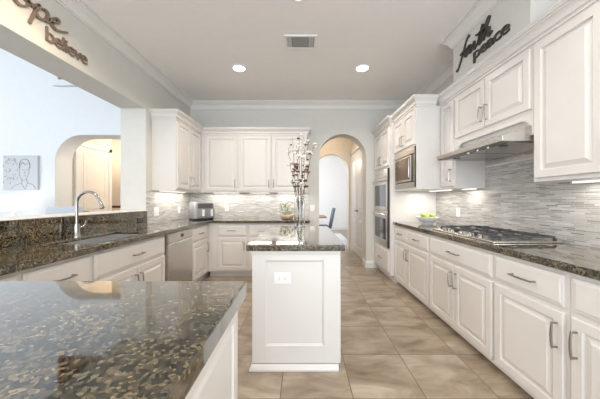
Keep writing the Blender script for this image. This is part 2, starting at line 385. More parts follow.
# ------------------------------------------------------------------ cabinet kit
DOORP = [(0, 0), (0, .016), (.004, .020), (.052, .020), (.055, .006), (.063, .006), (.090, .018), (.093, .020)]
SMALLP = [(0, 0), (0, .015), (.004, .019), (.03, .019), (.036, .012), (.042, .012), (.062, .018), (.066, .0185)]
DRAWP = [(0, 0), (0, .011), (.004, .014), (.014, .0155), (.02, .0195), (.024, .02)]
def handle(fr, a, z, ln, vert, parent, o=.019, name='handle'):
    b = B(fr); h = ln/2
    pt = (lambda s, q: (a, q, z+s)) if vert else (lambda s, q: (a+s, q, z))
    for s in (-1, 1):
        b.cyl(pt(s*(h-.006), o), pt(s*(h-.006), o+.030), .0055, n=8)
    pts = []
    for k in range(9):
        t = -1+k/4; pts.append(pt(t*h, o+.029+.006*(1-t*t)))
    b.tube(pts, [.0048, .0055]+[.006]*5+[.0055, .0048], 8)
    return build(name, b, 'nickel', parent, smooth=True)
def door(fr, a0, a1, z0, z1, parent, hside=None, hz=None, ln=.14, prof=None, ha=None, name='door'):
    prof = prof or (DOORP if min(a1-a0, z1-z0) > .24 else SMALLP)
    d = build(name, B(fr).panel(a0, a1, z0, z1, prof), 'white', parent)
    if hside is not None:
        a = ha if ha is not None else (a1-.03 if hside > 0 else a0+.03)
        handle(fr, a, hz, ln, True, d)
    return d
def drawer(fr, a0, a1, z0, z1, parent, hnd=True, ln=.14, hz=None):
    d = build('drawer', B(fr).panel(a0, a1, z0, z1, DRAWP), 'white', parent)
    if hnd: handle(fr, (a0+a1)/2, hz or (z0+z1)/2, ln, False, d, .02)
    return d
def base_cab(fr, a0, a1, depth, label, drawers, doors, group, zb=.10, kick=True, top=.870, g=.0005):
    mid = fr(((a0+a1)/2, -depth/2, 0))
    t = thing('base_cabinet', label, 'cabinet', mid, group)
    b = B(fr)
    b.cells([a0+g, a1-g], [-depth, 0], lambda i, j: True, zb, top)
    build('body', b, 'white', t)
    if kick: build('toe_kick', B(fr).box(a0+g, a1-g, -depth, -.07, .001, zb), 'white', t)
    for d in drawers: drawer(fr, d[0], d[1], d[2], d[3], t, *(d[4:]))
    for d in doors: door(fr, d[0], d[1], d[2], d[3], t, d[4], d[5] if len(d) > 5 else d[3]-.13)
    return t
CABP = [(0, 0), (.010, 0), (.010, .012), (.004, .016), (.004, .024), (.018, .028), (.018, .036), (.022, .052), (.034, .070), (.048, .080), (.048, .088), (.060, .092), (.060, .105), (.064, .107), (.064, .12), (0, .12)]
def wall_cab(fr, a0, a1, depth, label, doors, group, zb=1.37, zt=2.345, crown_path=None, side=1, name='wall_cabinet', g=.0005, lightbar=None):
    mid = fr(((a0+a1)/2, -depth/2, zb))
    t = thing(name, label, 'cabinet', mid, group)
    build('body', B(fr).box(a0+g, a1-g, -depth, 0, zb, zt+.0), 'white', t)
    for d in doors: door(fr, d[0], d[1], d[2], d[3], t, d[4], d[5] if len(d) > 5 else d[2]+.12)
    if crown_path:
        c = B().sweep(crown_path, CABP, side, zt-.005); build('crown_moulding', c, 'white', t)
    if lightbar:
        l0, l1 = lightbar
        build('light_bar', B(fr).box(l0, l1, -depth+.06, -depth+.10, zb-.012, zb-.0002), 'strip', t, label='lit bar light under the cabinet')
    return t

# ------------------------------------------------------------------ left run, faces +x
FXL = -1.51
def FL(p): return Vector((FXL+p[1], p[0], p[2]))
DL = FXL-XL-.001
gp = 'base cabinets along the left wall'
DZ = (.665, .845); KZ = (.13, .640)
base_cab(FL, 1.024, 1.35, DL, 'white base cabinet at the near left end of the sink run', [(1.04, 1.335, *DZ, False)], [(1.04, 1.335, *KZ, None)], gp)
base_cab(FL, 1.35, 1.815, DL, 'white one-drawer base cabinet left of the sink cabinet', [(1.365, 1.80, *DZ)], [(1.365, 1.80, *KZ, 1)], gp)
sk = base_cab(FL, 1.815, 2.78, DL, 'wide white base cabinet under the sink', [(1.83, 2.762, *DZ)], [(1.83, 2.292, *KZ, 1), (2.300, 2.762, *KZ, -1)], gp, top=.66)
# the sink cabinet is open inside above .66: give it side and front rails
r = B(FL).box(1.8155, 2.7795, -.02, 0, .6601, .870).box(1.8155, 1.835, -DL, -.02, .6601, .870).box(2.76, 2.7795, -DL, -.02, .6601, .870)
build('upper_rail', r, 'white', sk)
base_cab(FL, 3.43, YB-.001, DL, 'white corner base cabinet right of the dishwasher', [(3.445, 3.98, *DZ)], [(3.445, 3.98, *KZ, 1)], gp)
# dishwasher
dw = thing('dishwasher', 'stainless steel dishwasher built in under the left countertop', 'dishwasher', (FXL-.27, 3.105, 0))
build('body', B(FL).box(2.79, 3.42, -DL, 0, .1, .868), 'fryerdark', dw)
d = build('door', B(FL).panel(2.80, 3.41, .115, .75, [(0, 0), (0, .03), (.006, .034)]), 'steel', dw, label='stainless door')
build('control_panel', B(FL).panel(2.80, 3.41, .756, .865, [(0, 0), (0, .03), (.006, .034)]), 'steel', dw, label='stainless control strip')
k = B(FL)
k.tube([(2.95, .0345, .735), (2.97, .055, .735), (3.24, .055, .735), (3.26, .0345, .735)], .009, 8)
build('handle', k, 'steel', dw, smooth=True)
build('badge', B(FL).box(3.08, 3.15, .034, .036, .79, .83), 'black', dw, label='black badge')
build('toe_kick', B(FL).box(2.79, 3.42, -DL, -.07, .001, .1), 'black', dw)

# ------------------------------------------------------------------ back run, faces -y
FYB = 4.07
def FB(p): return Vector((p[0], FYB-p[1], p[2]))
DB = YB-FYB-.001
gp = 'base cabinets along the back wall'
base_cab(FB, FXL+.001, -.88, DB, 'white base cabinet in the back corner beside the dishwasher run', [(-1.36, -.90, *DZ)], [(-1.36, -.90, *KZ, 1)], gp)
base_cab(FB, -.88, -.41, DB, 'white base cabinet middle of the back wall, half behind the island', [(-.865, -.425, *DZ)], [(-.865, -.425, *KZ, 1)], gp)
base_cab(FB, -.41, .10, DB, 'white base cabinet at the right end of the back wall behind the island', [(-.395, .085, *DZ)], [(-.395, .085, *KZ, -1)], gp)

# ------------------------------------------------------------------ right run, faces -x
FXR = 1.38
def FR(p): return Vector((FXR-p[1], p[0], p[2]))
DR = XR-FXR-.001
gp = 'base cabinets along the right wall'
DZ2 = (.675, .845); KZ2 = (.09, .648)
base_cab(FR, 2.763, 3.82, DR, 'white base cabinet under the apple bowl, two small drawers', [(3.335, 3.80, *DZ2), (2.778, 3.318, *DZ2)], [(3.332, 3.80, *KZ2, -1), (2.778, 3.322, *KZ2, 1)], gp, zb=.055)
base_cab(FR, 1.83, 2.763, DR, 'white base cabinet under the gas cooktop with one wide drawer', [(1.845, 2.748, *DZ2, True, .17)], [(2.302, 2.748, *KZ2, -1), (1.845, 2.294, *KZ2, 1)], gp, zb=.055)
base_cab(FR, 1.316, 1.83, DR, 'white single-door base cabinet nearer than the cooktop', [(1.335, 1.812, *DZ2, True, .17)], [(1.335, 1.812, *KZ2, -1)], gp, zb=.055)
base_cab(FR, .80, 1.316, DR, 'white base cabinet at the right edge of the photo, nearest of the right run', [(.82, 1.296, *DZ2)], [(.82, 1.296, *KZ2, 1)], gp, zb=.055)
base_cab(FR, .20, .80, DR, 'white base cabinet nearest the camera, mostly outside the photo', [(.22, .78, *DZ2)], [(.22, .78, *KZ2, 1)], gp, zb=.055)

# ------------------------------------------------------------------ countertops
ZT0, ZT1 = .872, .917
SX0, SX1, SY0, SY1 = -1.90, -1.545, 1.86, 2.58
xs = [XL+.001, SX0, SX1, -1.46, .108]; ys = [1.022, SY0, SY1, FYB-.05, YB-.001]
ct = B().cells(xs, ys, lambda i, j: (i <= 2 or j == 3) and not (i == 1 and j == 1), ZT0, ZT1)
ctop = build('countertop', ct, 'granite', loc=(XL+.3, 3, ZT0), bevel=.006)
setp(ctop, 'dark speckled granite countertop in an L along left and back walls', 'countertop')
bs = B().box(XL+.001, XL+.022, .3, 3.339, ZT1+.001, 1.096)
rs = build('granite_splash', bs, 'granite', loc=(XL+.01, 1.8, ZT1+.001), bevel=.002)
setp(rs, 'tall speckled granite splash behind the sink up to the sill', 'backsplash')
ct = B().cells([1.345, XR-.009], [.19, 3.819], lambda i, j: True, ZT0, ZT1)
c2 = build('countertop', ct, 'granite', loc=(1.6, 2, ZT0), bevel=.006); setp(c2, 'dark speckled granite countertop on the right holding the cooktop', 'countertop')
# peninsula in the foreground
pn = thing('peninsula', 'foreground white peninsula base under the near granite worktop', 'cabinet', (-.86, .3, 0))
build('body', B().box(-1.458, -.262, -.55, .985, .10, .854), 'white', pn)
build('toe_kick', B().box(-1.458, -.30, -.5, .925, .001, .10), 'white', pn)
def FP(p): return Vector((-.262+p[1], p[0], p[2]))
build('side_panel', B(FP).panel(-.5, .975, .12, .845, [(0, 0), (0, .012), (.05, .012), (.056, .004), (.062, .004), (.08, .010)]), 'white', pn)
ct = B().cells([-2.058, -.225], [-.6, 1.02], lambda i, j: True, .856, ZT1)
c3 = build('countertop', ct, 'granite', loc=(-.86, .2, ZT0), bevel=.006); setp(c3, 'large glossy granite worktop in the left foreground', 'countertop')
# filler under the peninsula worktop back to the wall
build('corner_body', B().box(-2.058, -1.4585, -.55, 1.018, .001, .854), 'white', pn)

# ------------------------------------------------------------------ island
isl = thing('kitchen_island', 'white kitchen island base in the middle of the floor', 'island', (-.05, 2.5, 0))
IX0, IX1, IY0, IY1 = -.371, .258, 1.869, 3.12
build('body', B().box(IX0, IX1, IY0, IY1, .001, .870), 'white', isl)
def FI(p): return Vector((p[0], IY0-p[1], p[2]))
fp = B(FI)
fp.box(IX0, -.272, 0, .012, .05, .870).box(.153, IX1+.015, 0, .012, .05, .870).box(-.272, .153, 0, .012, .80, .870).box(-.272, .153, 0, .012, .05, .177)
build('front_frame', fp, 'white', isl, bevel=.002)
pm = B(FI); rp = [(0, 0), (0, .012), (.004, .014), (.010, .010), (.014, .003), (.014, .0)]
def ringframe(b, a0, a1, z0, z1, w, h0, h1):
    o = [(a0, z0), (a1, z0), (a1, z1), (a0, z1)]; i = [(a0+w, z0+w), (a1-w, z0+w), (a1-w, z1-w), (a0+w, z1-w)]
    for k in range(4):
        j = (k+1) % 4
        b.loops([[(o[k][0], 0, o[k][1]), (o[k][0], h0, o[k][1]), (i[k][0], h1, i[k][1]), (i[k][0], 0, i[k][1])],
                 [(o[j][0], 0, o[j][1]), (o[j][0], h0, o[j][1]), (i[j][0], h1, i[j][1]), (i[j][0], 0, i[j][1])]])
ringframe(pm, -.272, .153, .177, .80, .012, .016, .003)
build('panel_moulding', pm, 'trim', isl)
shoe = [(0, 0), (.018, 0), (.018, .012), (.012, .028), (.004, .040), (0, .045)]
build('base_moulding', B().sweep([(IX0, IY1), (IX0, IY0-.012), (IX1+.0, IY0-.012)], shoe, 1, .0015), 'white', isl)
build('top_moulding', B().sweep([(IX0, IY1), (IX0, IY0-.012), (IX1, IY0-.012)], [(0, 0), (.004, 0), (.012, .02), (.012, .026), (0, .026)], 1, .843), 'white', isl)
def FIR(p): return Vector((IX1+p[1], p[0], p[2]))
for k in range(2):
    a = IY0+.01+k*.62
    drawer(FIR, a, a+.60, .665, .845, isl); door(FIR, a, a+.297, .07, .64, isl, 1, .52); door(FIR, a+.303, a+.60, .07, .64, isl, -1, .52)
it = build('island_countertop', B().cells([-.409, .302], [1.83, 3.17], lambda i, j: True, ZT0, ZT1), 'granite', loc=(-.05, 2.5, ZT0), bevel=.006)
setp(it, 'dark speckled granite top of the kitchen island under the vase', 'countertop')

# ------------------------------------------------------------------ upper cabinets
UZ = (1.395, 2.325)
UXL = XL+.33
def FUL(p): return Vector((UXL+p[1], p[0], p[2]))
FUY = YB-.33
def FUB(p): return Vector((p[0], FUY-p[1], p[2]))
E = .02
gu = 'upper cabinets on the left and back walls'
wall_cab(FUL, 3.47, YB-.001, .329, 'white double-door wall cabinet on the left wall above the air fryer', [(3.49, 3.882, *UZ, 1), (3.892, 4.285, *UZ, -1)], gu,
         crown_path=[(XL+.001, 3.47), (UXL, 3.47), (UXL, FUY)], side=1, lightbar=(3.55, 4.25))
def bup(a0, a1, label, dr, last=False, first=False, bar=None):
    path = [(a0, FUY), (a1, FUY)] + ([(a1, YB-.001)] if last else [])
    wall_cab(FUB, a0, a1, .329, label, dr, gu, crown_path=path, side=1, lightbar=bar)
bup(UXL+.001, -1.10, 'white single-door wall cabinet on the back wall, leftmost of three', [(-1.66, -1.115, *UZ, 1)], bar=(-1.6, -1.15))
bup(-1.10, -.535, 'white wall cabinet on the back wall, middle of three', [(-1.085, -.545, *UZ, 1)], bar=(-.95, -.6))
bup(-.535, .07, 'white wall cabinet on the back wall next to the arch, behind the branches', [(-.525, .055, *UZ, -1)], last=True, bar=(-.45, 0))

# right uppers
UXR = 1.67
def FUR(p): return Vector((UXR-p[1], p[0], p[2]))
DUR = XR-UXR-.001
gr = 'upper cabinets on the right wall'
ZU = 2.375
wall_cab(FUR, 2.79, 3.08, DUR, 'narrow white wall cabinet between microwave and range hood', [(2.81, 3.06, 1.395, 2.345, -1)], gr, zt=ZU,
         crown_path=[(UXR, 3.08), (UXR, 2.79)], side=1, lightbar=(2.85, 3.05))
t = wall_cab(FUR, 1.845, 2.79, DUR, 'white double-door wall cabinet above the range hood', [(2.325, 2.775, 1.905, 2.345, -1, 2.03), (1.86, 2.315, 1.905, 2.345, 1, 2.03)], gr, zb=1.875, zt=ZU,
         crown_path=[(UXR, 2.79), (UXR, 1.845)], side=1)
# scalloped valance between cabinet and hood
va = B(FUR)
pts = [(1.846, 1.874), (1.846, 1.715), (1.865, 1.715)]
for k in range(9):
    an = PI/2*k/8; pts.append((1.865+.10*(1-math.cos(an)), 1.74+.10*math.sin(an)))
for k in range(9):
    an = PI/2*k/8; pts.append((2.77-.10*(math.cos(PI/2-an))*0-.10*(1-math.sin(an)), 1.74+.10*math.cos(an)))
pts += [(2.77, 1.715), (2.789, 1.715), (2.789, 1.874)]
va.loops([[(a, -.02, z) for a, z in pts], [(a, 0, z) for a, z in pts]])
build('valance', va, 'white', t)
build('filler_board', B(FUR).box(1.847, 2.788, -.06, -.04, 1.802, 1.8745), 'white', t)
wall_cab(FUR, .95, 1.845, DUR, 'tall white wall cabinet at the right edge of the photo, nearest', [(1.40, 1.825, 1.395, 2.345, None), (.97, 1.39, 1.395, 2.345, 1)], gr, zt=ZU,
         crown_path=[(UXR, 1.845), (UXR, .95)], side=1, lightbar=(1.1, 1.8))
# microwave cabinet, deeper
FXM = 1.37
def FM(p): return Vector((FXM-p[1], p[0], p[2]))
DM = XR-FXM-.001
mc = thing('microwave_cabinet', 'deep white wall cabinet that houses the microwave', 'cabinet', (1.7, 3.45, 1.37))
b = B(FM).box(3.08, 3.819, -DM, 0, 1.90, ZU).box(3.08, 3.10, -DM, 0, 1.37, 1.90).box(3.80, 3.819, -DM, 0, 1.37, 1.90).box(3.10, 3.80, -DM, 0, 1.37, 1.40).box(3.10, 3.80, -DM, -.56, 1.40, 1.90)
build('body', b, 'white', mc)
door(FM, 3.105, 3.442, 1.925, 2.345, mc, 1, 2.03); door(FM, 3.452, 3.795, 1.925, 2.345, mc, -1, 2.03)
build('crown_moulding', B().sweep([(FXM, 3.819), (FXM, 3.0815), (UXR-.065, 3.0815)], CABP, 1, ZU-.005), 'white', mc)
build('light_bar', B(FM).box(3.2, 3.7, -.5, -.46, 1.358, 1.3698), 'strip', mc, label='lit bar light under the cabinet')
mw = thing('microwave', 'built-in microwave with brown-reflecting glass door and steel trim', 'microwave', (1.5, 3.45, 1.40))
build('body', B(FM).box(3.12, 3.78, -.5, -.005, 1.405, 1.88), 'black', mw)
build('trim_frame', B(FM).cells([3.105, 3.15, 3.75, 3.795], [0.001, .012], lambda i, j: True, 1.822, 1.895).cells([3.105, 3.795], [.001, .012], lambda i, j: True, 1.402, 1.466)
      .box(3.105, 3.135, .001, .012, 1.476, 1.814).box(3.765, 3.795, .001, .012, 1.476, 1.814), 'steel', mw, label='stainless trim frame')
dm = build('door', B(FM).panel(3.205, 3.764, 1.48, 1.81, [(0, .0), (0, .012), (.003, .014)]), 'steel', mw, label='stainless framed door')
build('edge_trim', B(FM).box(3.092, 3.1035, .0005, .013, 1.40, 1.90), 'black', mw, label='black edge trim')
build('window', B(FM).box(3.235, 3.745, .0141, .016, 1.505, 1.79), 'brownglass', dm, label='glass with a brown reflection in its colour')
build('control_panel', B(FM).panel(3.137, 3.203, 1.48, 1.81, [(0, 0), (0, .012), (.003, .014)]), 'black', mw, label='black control panel')
build('handle', B(FM).tube([(3.222, .014, 1.52), (3.222, .034, 1.53), (3.222, .034, 1.76), (3.222, .014, 1.77)], .006, 8), 'steel', mw, smooth=True)

# oven cabinet
FXO = 1.31
def FO(p): return Vector((FXO-p[1], p[0], p[2]))
DO = XR-FXO-.001
oc = thing('oven_cabinet', 'tall white oven cabinet in the right back corner', 'cabinet', (1.65, 4.24, 0))
b = B(FO).box(3.821, YB-.001, -DO, 0, .1, .495).box(3.821, YB-.001, -DO, 0, 1.735, ZU).box(3.821, 3.865, -DO, 0, .495, 1.735).box(4.61, YB-.001, -DO, 0, .495, 1.735).box(3.865, 4.61, -DO, -.62, .495, 1.735)
build('body', b, 'white', oc)
build('toe_kick', B(FO).box(3.821, YB-.001, -DO, -.06, .001, .1), 'white', oc)
drawer(FO, 3.87, 4.60, .14, .46, oc)
door(FO, 3.87, 4.232, 1.765, 2.345, oc, 1, 1.88); door(FO, 4.242, 4.605, 1.765, 2.345, oc, -1, 1.88)
build('crown_moulding', B().sweep([(FXO, YB-.001), (FXO, 3.821), (FXM-.002, 3.821)], CABP, 1, ZU-.005), 'white', oc)
ov = thing('double_oven', 'stainless double wall oven stacked in the tall corner cabinet', 'oven', (1.6, 4.24, .5))
build('body', B(FO).box(3.87, 4.605, -.58, -.002, .5, 1.73), 'black', ov)
build('control_panel', B(FO).panel(3.875, 4.60, 1.60, 1.73, [(0, 0.001), (0, .018), (.004, .022)]), 'steel', ov, label='stainless control panel')
build('side_trim', B(FO).box(3.857, 3.8735, -.001, .03, .502, 1.73), 'black', ov, label='black edge trim')
build('lower_vent', B(FO).panel(3.875, 4.60, .502, .545, [(0, 0.001), (0, .012), (.003, .014)]), 'steel', ov)
for z0, z1 in ((.55, 1.06), (1.065, 1.595)):
    d = build('oven_door', B(FO).panel(3.875, 4.60, z0, z1, [(0, 0.001), (0, .026), (.005, .03)]), 'steel', ov, label='stainless oven door')
    build('window', B(FO).box(3.95, 4.525, .0301, .032, z0+.07, z1-.11), 'blackglass', d, label='black glass window')
    h = B(FO)
    for a in (3.93, 4.545): h.cyl((a, .03, z1-.045), (a, .065, z1-.045), .008, n=8)
    h.cyl((3.90, .065, z1-.045), (4.575, .065, z1-.045), .011, n=10)
    build('handle', h, 'steel', d, smooth=True)

# ------------------------------------------------------------------ range hood
hd = thing('range_hood', 'stainless slanted range hood over the cooktop', 'range hood', (1.7, 2.315, 1.67))
HA0, HA1 = 1.862, 2.773
pr = [(-.325, 1.672), (.195, 1.672), (.212, 1.674), (.215, 1.71), (.0, 1.79), (-.022, 1.80), (-.325, 1.80)]
b = B(FUR)
b.loops([[(a, o, z) for o, z in pr] for a in (HA0, HA1)])
build('canopy', b, 'steel', hd, bevel=.002)
u = B(FUR)
for a0, a1 in ((1.90, 2.31), (2.33, 2.74)): u.box(a0, a1, -.27, .15, 1.664, 1.6718)
build('filter', u, 'chrome', hd, label='pale filter panels')
build('control_strip', B(FUR).box(1.87, 2.765, .16, .205, 1.666, 1.6718), 'fryerdark', hd, label='dark control strip')
for a in (2.05, 2.17, 2.29):
    build('knob', B(FUR).cyl((a, .182, 1.666), (a, .182, 1.652), .013, n=10), 'chrome', hd, smooth=True)
for a in (2.0, 2.6):
    build('hood_light', B(FUR).cyl((a, .10, 1.664), (a, .10, 1.660), .03, n=16), 'black', hd, label='dark round lamp cover')

# ------------------------------------------------------------------ cooktop
ck = thing('gas_cooktop', 'steel gas cooktop with black grates on the right countertop', 'cooktop', (1.69, 2.345, ZT1))
CX0, CX1, CY0, CY1 = 1.42, 1.935, 1.90, 2.80
build('base_plate', B().box(CX0, CX1, CY0, CY1, ZT1+.001, ZT1+.012), 'steel', ck, bevel=.004)
burn = [(1.56, 2.08, .04), (1.80, 2.08, .05), (1.70, 2.35, .06), (1.56, 2.62, .05), (1.80, 2.62, .04)]
for x, y, rr in burn:
    q = build('burner', B().lathe((x, y, ZT1+.0121), [(rr, 0), (rr, .008), (rr*.8, .012), (rr*.8, .018), (rr*.7, .021)], 18), 'iron', ck, smooth=True)
for y0, y1 in ((1.94, 2.205), (2.215, 2.485), (2.495, 2.76)):
    gt = B(); z = ZT1+.034; x0, x1 = 1.50, 1.915
    for yy in (y0, y1): gt.box(x0, x1, yy-.006, yy+.006, z, z+.012)
    for xx in (x0, x1, (x0+x1)/2): gt.box(xx-.006, xx+.006, y0, y1, z+.0005, z+.0125)
    ym = (y0+y1)/2
    for xx in (x0+.10, x1-.10):
        gt.box(xx-.005, xx+.005, y0, ym-.03, z+.004, z+.02); gt.box(xx-.005, xx+.005, ym+.03, y1, z+.004, z+.02)
    for xx in (x0, x0+.14, x1-.14, x1-.07): gt.box(xx, xx+.07, ym-.005, ym+.005, z+.004, z+.02)
    for xx in (x0, x1):
        for yy in (y0, y1): gt.box(xx-.008, xx+.008, yy-.008, yy+.008, ZT1+.0122, z)
    build('grate', gt, 'iron', ck, label='black cast iron grate')
for k in range(5):
    y = 2.10+k*.125
    build('knob', B().lathe((1.455, y, ZT1+.0121), [(.022, 0), (.02, .004), (.017, .022), (.014, .026)], 14), 'chrome', ck, smooth=True, label='steel knob')

# ------------------------------------------------------------------ sink and faucet
sn = thing('kitchen_sink', 'undermount stainless double-bowl sink in the left countertop', 'sink', (-1.72, 2.22, .68))
for (y0, y1) in ((SY0+.003, 2.302), (2.318, SY1-.003)):
    b = B(); x0, x1 = SX0+.003, SX1-.003; zb, zt = .69, .895
    def ring(i, z): return [(x0+i, y0+i, z), (x1-i, y0+i, z), (x1-i, y1-i, z), (x0+i, y1-i, z)]
    b.loops([ring(0, zt), ring(-.002, zt), ring(-.002, zb-.004), ring(.02, zb-.01)], cap0=False)
    b.loops([ring(0, zt), ring(.004, zb+.02), ring(.02, zb)], cap0=False)
    build('bowl', b, 'sinksteel', sn, weld=True, label='stainless bowl')
    build('drain', B().lathe(((x0+x1)/2, (y0+y1)/2, zb), [(.04, .0002), (.04, .003), (.028, .003), (.02, .001)], 16), 'chrome', sn)
fc = thing('kitchen_faucet', 'tall brushed-nickel gooseneck faucet behind the sink', 'faucet', (-1.975, 2.225, ZT1))
fx, fy = -1.975, 2.225
build('base', B().lathe((fx, fy, ZT1+.0005), [(.030, 0), (.030, .006), (.026, .012), (.024, .09), (.020, .115)], 20), 'chrome', fc, smooth=True)
pts = [(fx, fy, ZT1+.10), (fx, fy, 1.19)]
R = .10
for k in range(1, 13):
    an = PI*k/12*.92; pts.append((fx+R-R*math.cos(an), fy-.0, 1.19+.02+R*math.sin(an)))
build('spout', B().tube(pts, .0125, 12), 'chrome', fc, smooth=True)
e = Vector(pts[-1]); dr = (Vector(pts[-1])-Vector(pts[-2])).normalized()
build('spray_head', B().tube([tuple(e-dr*.0), tuple(e+dr*.02), tuple(e+dr*.07), tuple(e+dr*.075)], [.0135, .017, .019, .014], 14), 'chrome', fc, smooth=True)
build('lever', B().tube([(fx, fy+.02, ZT1+.075), (fx+.005, fy+.045, ZT1+.078), (fx+.01, fy+.06, ZT1+.09), (fx+.02, fy+.075, ZT1+.135)], [.014, .013, .009, .006], 10), 'chrome', fc, smooth=True)

# ------------------------------------------------------------------ outlets and switches
def F_back(p): return Vector((p[0], YB-.008-p[1], p[2]))
def F_backwall(p): return Vector((p[0], YB-p[1], p[2]))
def F_left(p): return Vector((XL+.008+p[1], p[0], p[2]))
def F_riser(p): return Vector((XL+.022+p[1], p[0], p[2]))
def F_right(p): return Vector((XR-.008-p[1], p[0], p[2]))
def F_isl(p): return Vector((p[0], IY0-.0-p[1], p[2]))
def plate(name, fr, a, z, w_, h_, label, horiz=False, m='plastic', kind='outlet', n=1, mt='plastic'):
    t = thing(name, label, kind, fr((a, 0, z)))
    build('cover_plate', B(fr).panel(a-w_/2, a+w_/2, z-h_/2, z+h_/2, [(0, .0005), (0, .004), (.004, .007)]), m, t)
    for k in range(n):
        ca = a+(k-(n-1)/2)*.046
        if kind == 'light switch':
            build('rocker', B(fr).box(ca-.016, ca+.016, .0071, .010, z-.032, z+.032), mt, t, bevel=.002)
        else:
            for s in (-1, 1):
                ax, zx = (a+s*.021, z) if horiz else (ca, z+s*.021)
                r_ = build('socket', B(fr).panel(ax-.015, ax+.015, zx-.015, zx+.015, [(0, .0071), (0, .0085), (.002, .0095)]), mt, t)
                sl = B(fr)
                for q in (-.006, .006):
                    if horiz: sl.box(ax-.005, ax+.005, .0096, .0098, zx+q-.001, zx+q+.001)
                    else: sl.box(ax+q-.001, ax+q+.001, .0096, .0098, zx-.005, zx+.005)
                build('slots', sl, 'slot', r_)
    return t
plate('wall_outlet', F_isl, -.151, .667, .125, .083, 'white horizontal outlet on the front panel of the island', True)
plate('wall_outlet', F_riser, 3.18, .985, .11, .075, 'black horizontal outlet in the granite splash', True, 'black', mt='fryerdark')
plate('light_switch', F_left, 3.56, 1.075, .12, .12, 'white double switch on the left mosaic wall', kind='light switch', n=2)
plate('wall_outlet', F_left, 4.22, 1.075, .072, .115, 'small white outlet on the left mosaic beside the air fryer')
plate('wall_outlet', F_back, -1.39, 1.09, .072, .115, 'white outlet on the back mosaic right of the air fryer')
plate('light_switch', F_backwall, .175, 1.09, .09, .115, 'pale double switch on painted wall between cabinets and arch', kind='light switch', n=2)
plate('wall_outlet', F_right, 3.27, 1.08, .072, .115, 'white outlet on the right mosaic beside the apple bowl')

# ------------------------------------------------------------------ ceiling fixtures
def can(x, y, label, pw=52, colr=SOFT):
    t = thing('recessed_light', label, 'ceiling light', (x, y, ZC), 'recessed ceiling lights')
    build('trim_ring', B().lathe((x, y, ZC), [(.078, -.0005), (.10, -.0005), (.10, -.006), (.082, -.012), (.078, -.008)], 28, False, False), 'plastic', t, smooth=True)
    build('lens', B().lathe((x, y, ZC), [(.078, -.001), (.078, -.005), (.05, -.007), (.001, -.008)], 28), 'lamp', t, smooth=True, label='lit warm lens')
    l = bpy.data.lights.new('can_light', 'SPOT'); l.energy = pw; l.color = colr; l.spot_size = math.radians(150); l.spot_blend = .7; l.shadow_soft_size = .07
    o = bpy.data.objects.new('can_light', l); COL.objects.link(o); o.location = (0, 0, -.02); o.parent = t
    return t
can(-.862, 3.44, 'left of the two recessed lights before the back wall')
can(.80, 3.44, 'right of the two recessed lights before the back wall')
can(-.04, 2.18, 'recessed light at the top edge of the photo above the island')
can(-1.42, 1.75, 'added recessed light over the peninsula, out of view, warming the left header', 80, (1, .78, .52))  # unseen can added to throw warm light on the left header
can(1.0, .9, 'recessed light above the near right counter, outside the photo')
vt = thing('ceiling_vent', 'rectangular white ceiling air vent with grey slats', 'vent', (-.03, 2.87, ZC))
x0, x1, y0, y1 = -.205, .150, 2.745, 2.99
build('backing', B().box(x0+.02, x1-.02, y0+.02, y1-.02, ZC-.004, ZC-.0005), 'slot', vt, label='dark opening')
fb = B()
fb.cells([x0, x0+.025, x1-.025, x1], [y0, y0+.025, y1-.025, y1], lambda i, j: not (i == 1 and j == 1), ZC-.012, ZC-.0008)
build('frame', fb, 'plastic', vt, bevel=.002)
sl = B()
for k in range(9):
    y = y0+.035+k*.0195; sl.loops([[(x0+.085, y, ZC-.005), (x0+.085, y+.010, ZC-.011), (x0+.085, y+.011, ZC-.010), (x0+.085, y+.001, ZC-.004)], [(x1-.085, y, ZC-.005), (x1-.085, y+.010, ZC-.011), (x1-.085, y+.011, ZC-.010), (x1-.085, y+.001, ZC-.004)]])
build('slats', sl, 'grey', vt, label='grey slats')
for xa in (x0+.028, x1-.083):
    s2 = B()
    for k in range(5): s2.box(xa+k*.011, xa+k*.011+.006, y0+.026, y1-.026, ZC-.011, ZC-.005)
    build('side_slats', s2, 'plastic', vt)

# ------------------------------------------------------------------ lettering
def catmull(pts, n=8):
    out = []; P = [pts[0]]+list(pts)+[pts[-1]]
    for i in range(1, len(P)-2):
        for k in range(n):
            t = k/n; p0, p1, p2, p3 = (Vector(q) for q in P[i-1:i+3])
            out.append(.5*((2*p1)+(-p0+p2)*t+(2*p0-5*p1+4*p2-p3)*t*t+(-p0+3*p1-3*p2+p3)*t**3))
    out.append(Vector(pts[-1])); return out
def ribbon(b, pts, w0, w1, pen, o0, o1):
    P = catmull(pts); rings = []
    for i, p in enumerate(P):
        t = (P[min(i+1, len(P)-1)]-P[max(i-1, 0)])
        if t.length < 1e-6: continue
        t.normalize(); nn = Vector((-t.y, t.x)); ang = math.atan2(t.y, t.x)
        wd = (w0+(w1-w0)*abs(math.sin(ang-pen)))/2
        a, c = p+nn*wd, p-nn*wd
        rings.append([(a.x, o0, a.y), (a.x, o1, a.y), (c.x, o1, c.y), (c.x, o0, c.y)])
    b.loops(rings)
def F_header(p): return Vector((XL+p[1], p[0], p[2]))
def F_chase(p): return Vector((1.65-p[1], -p[0], p[2]))
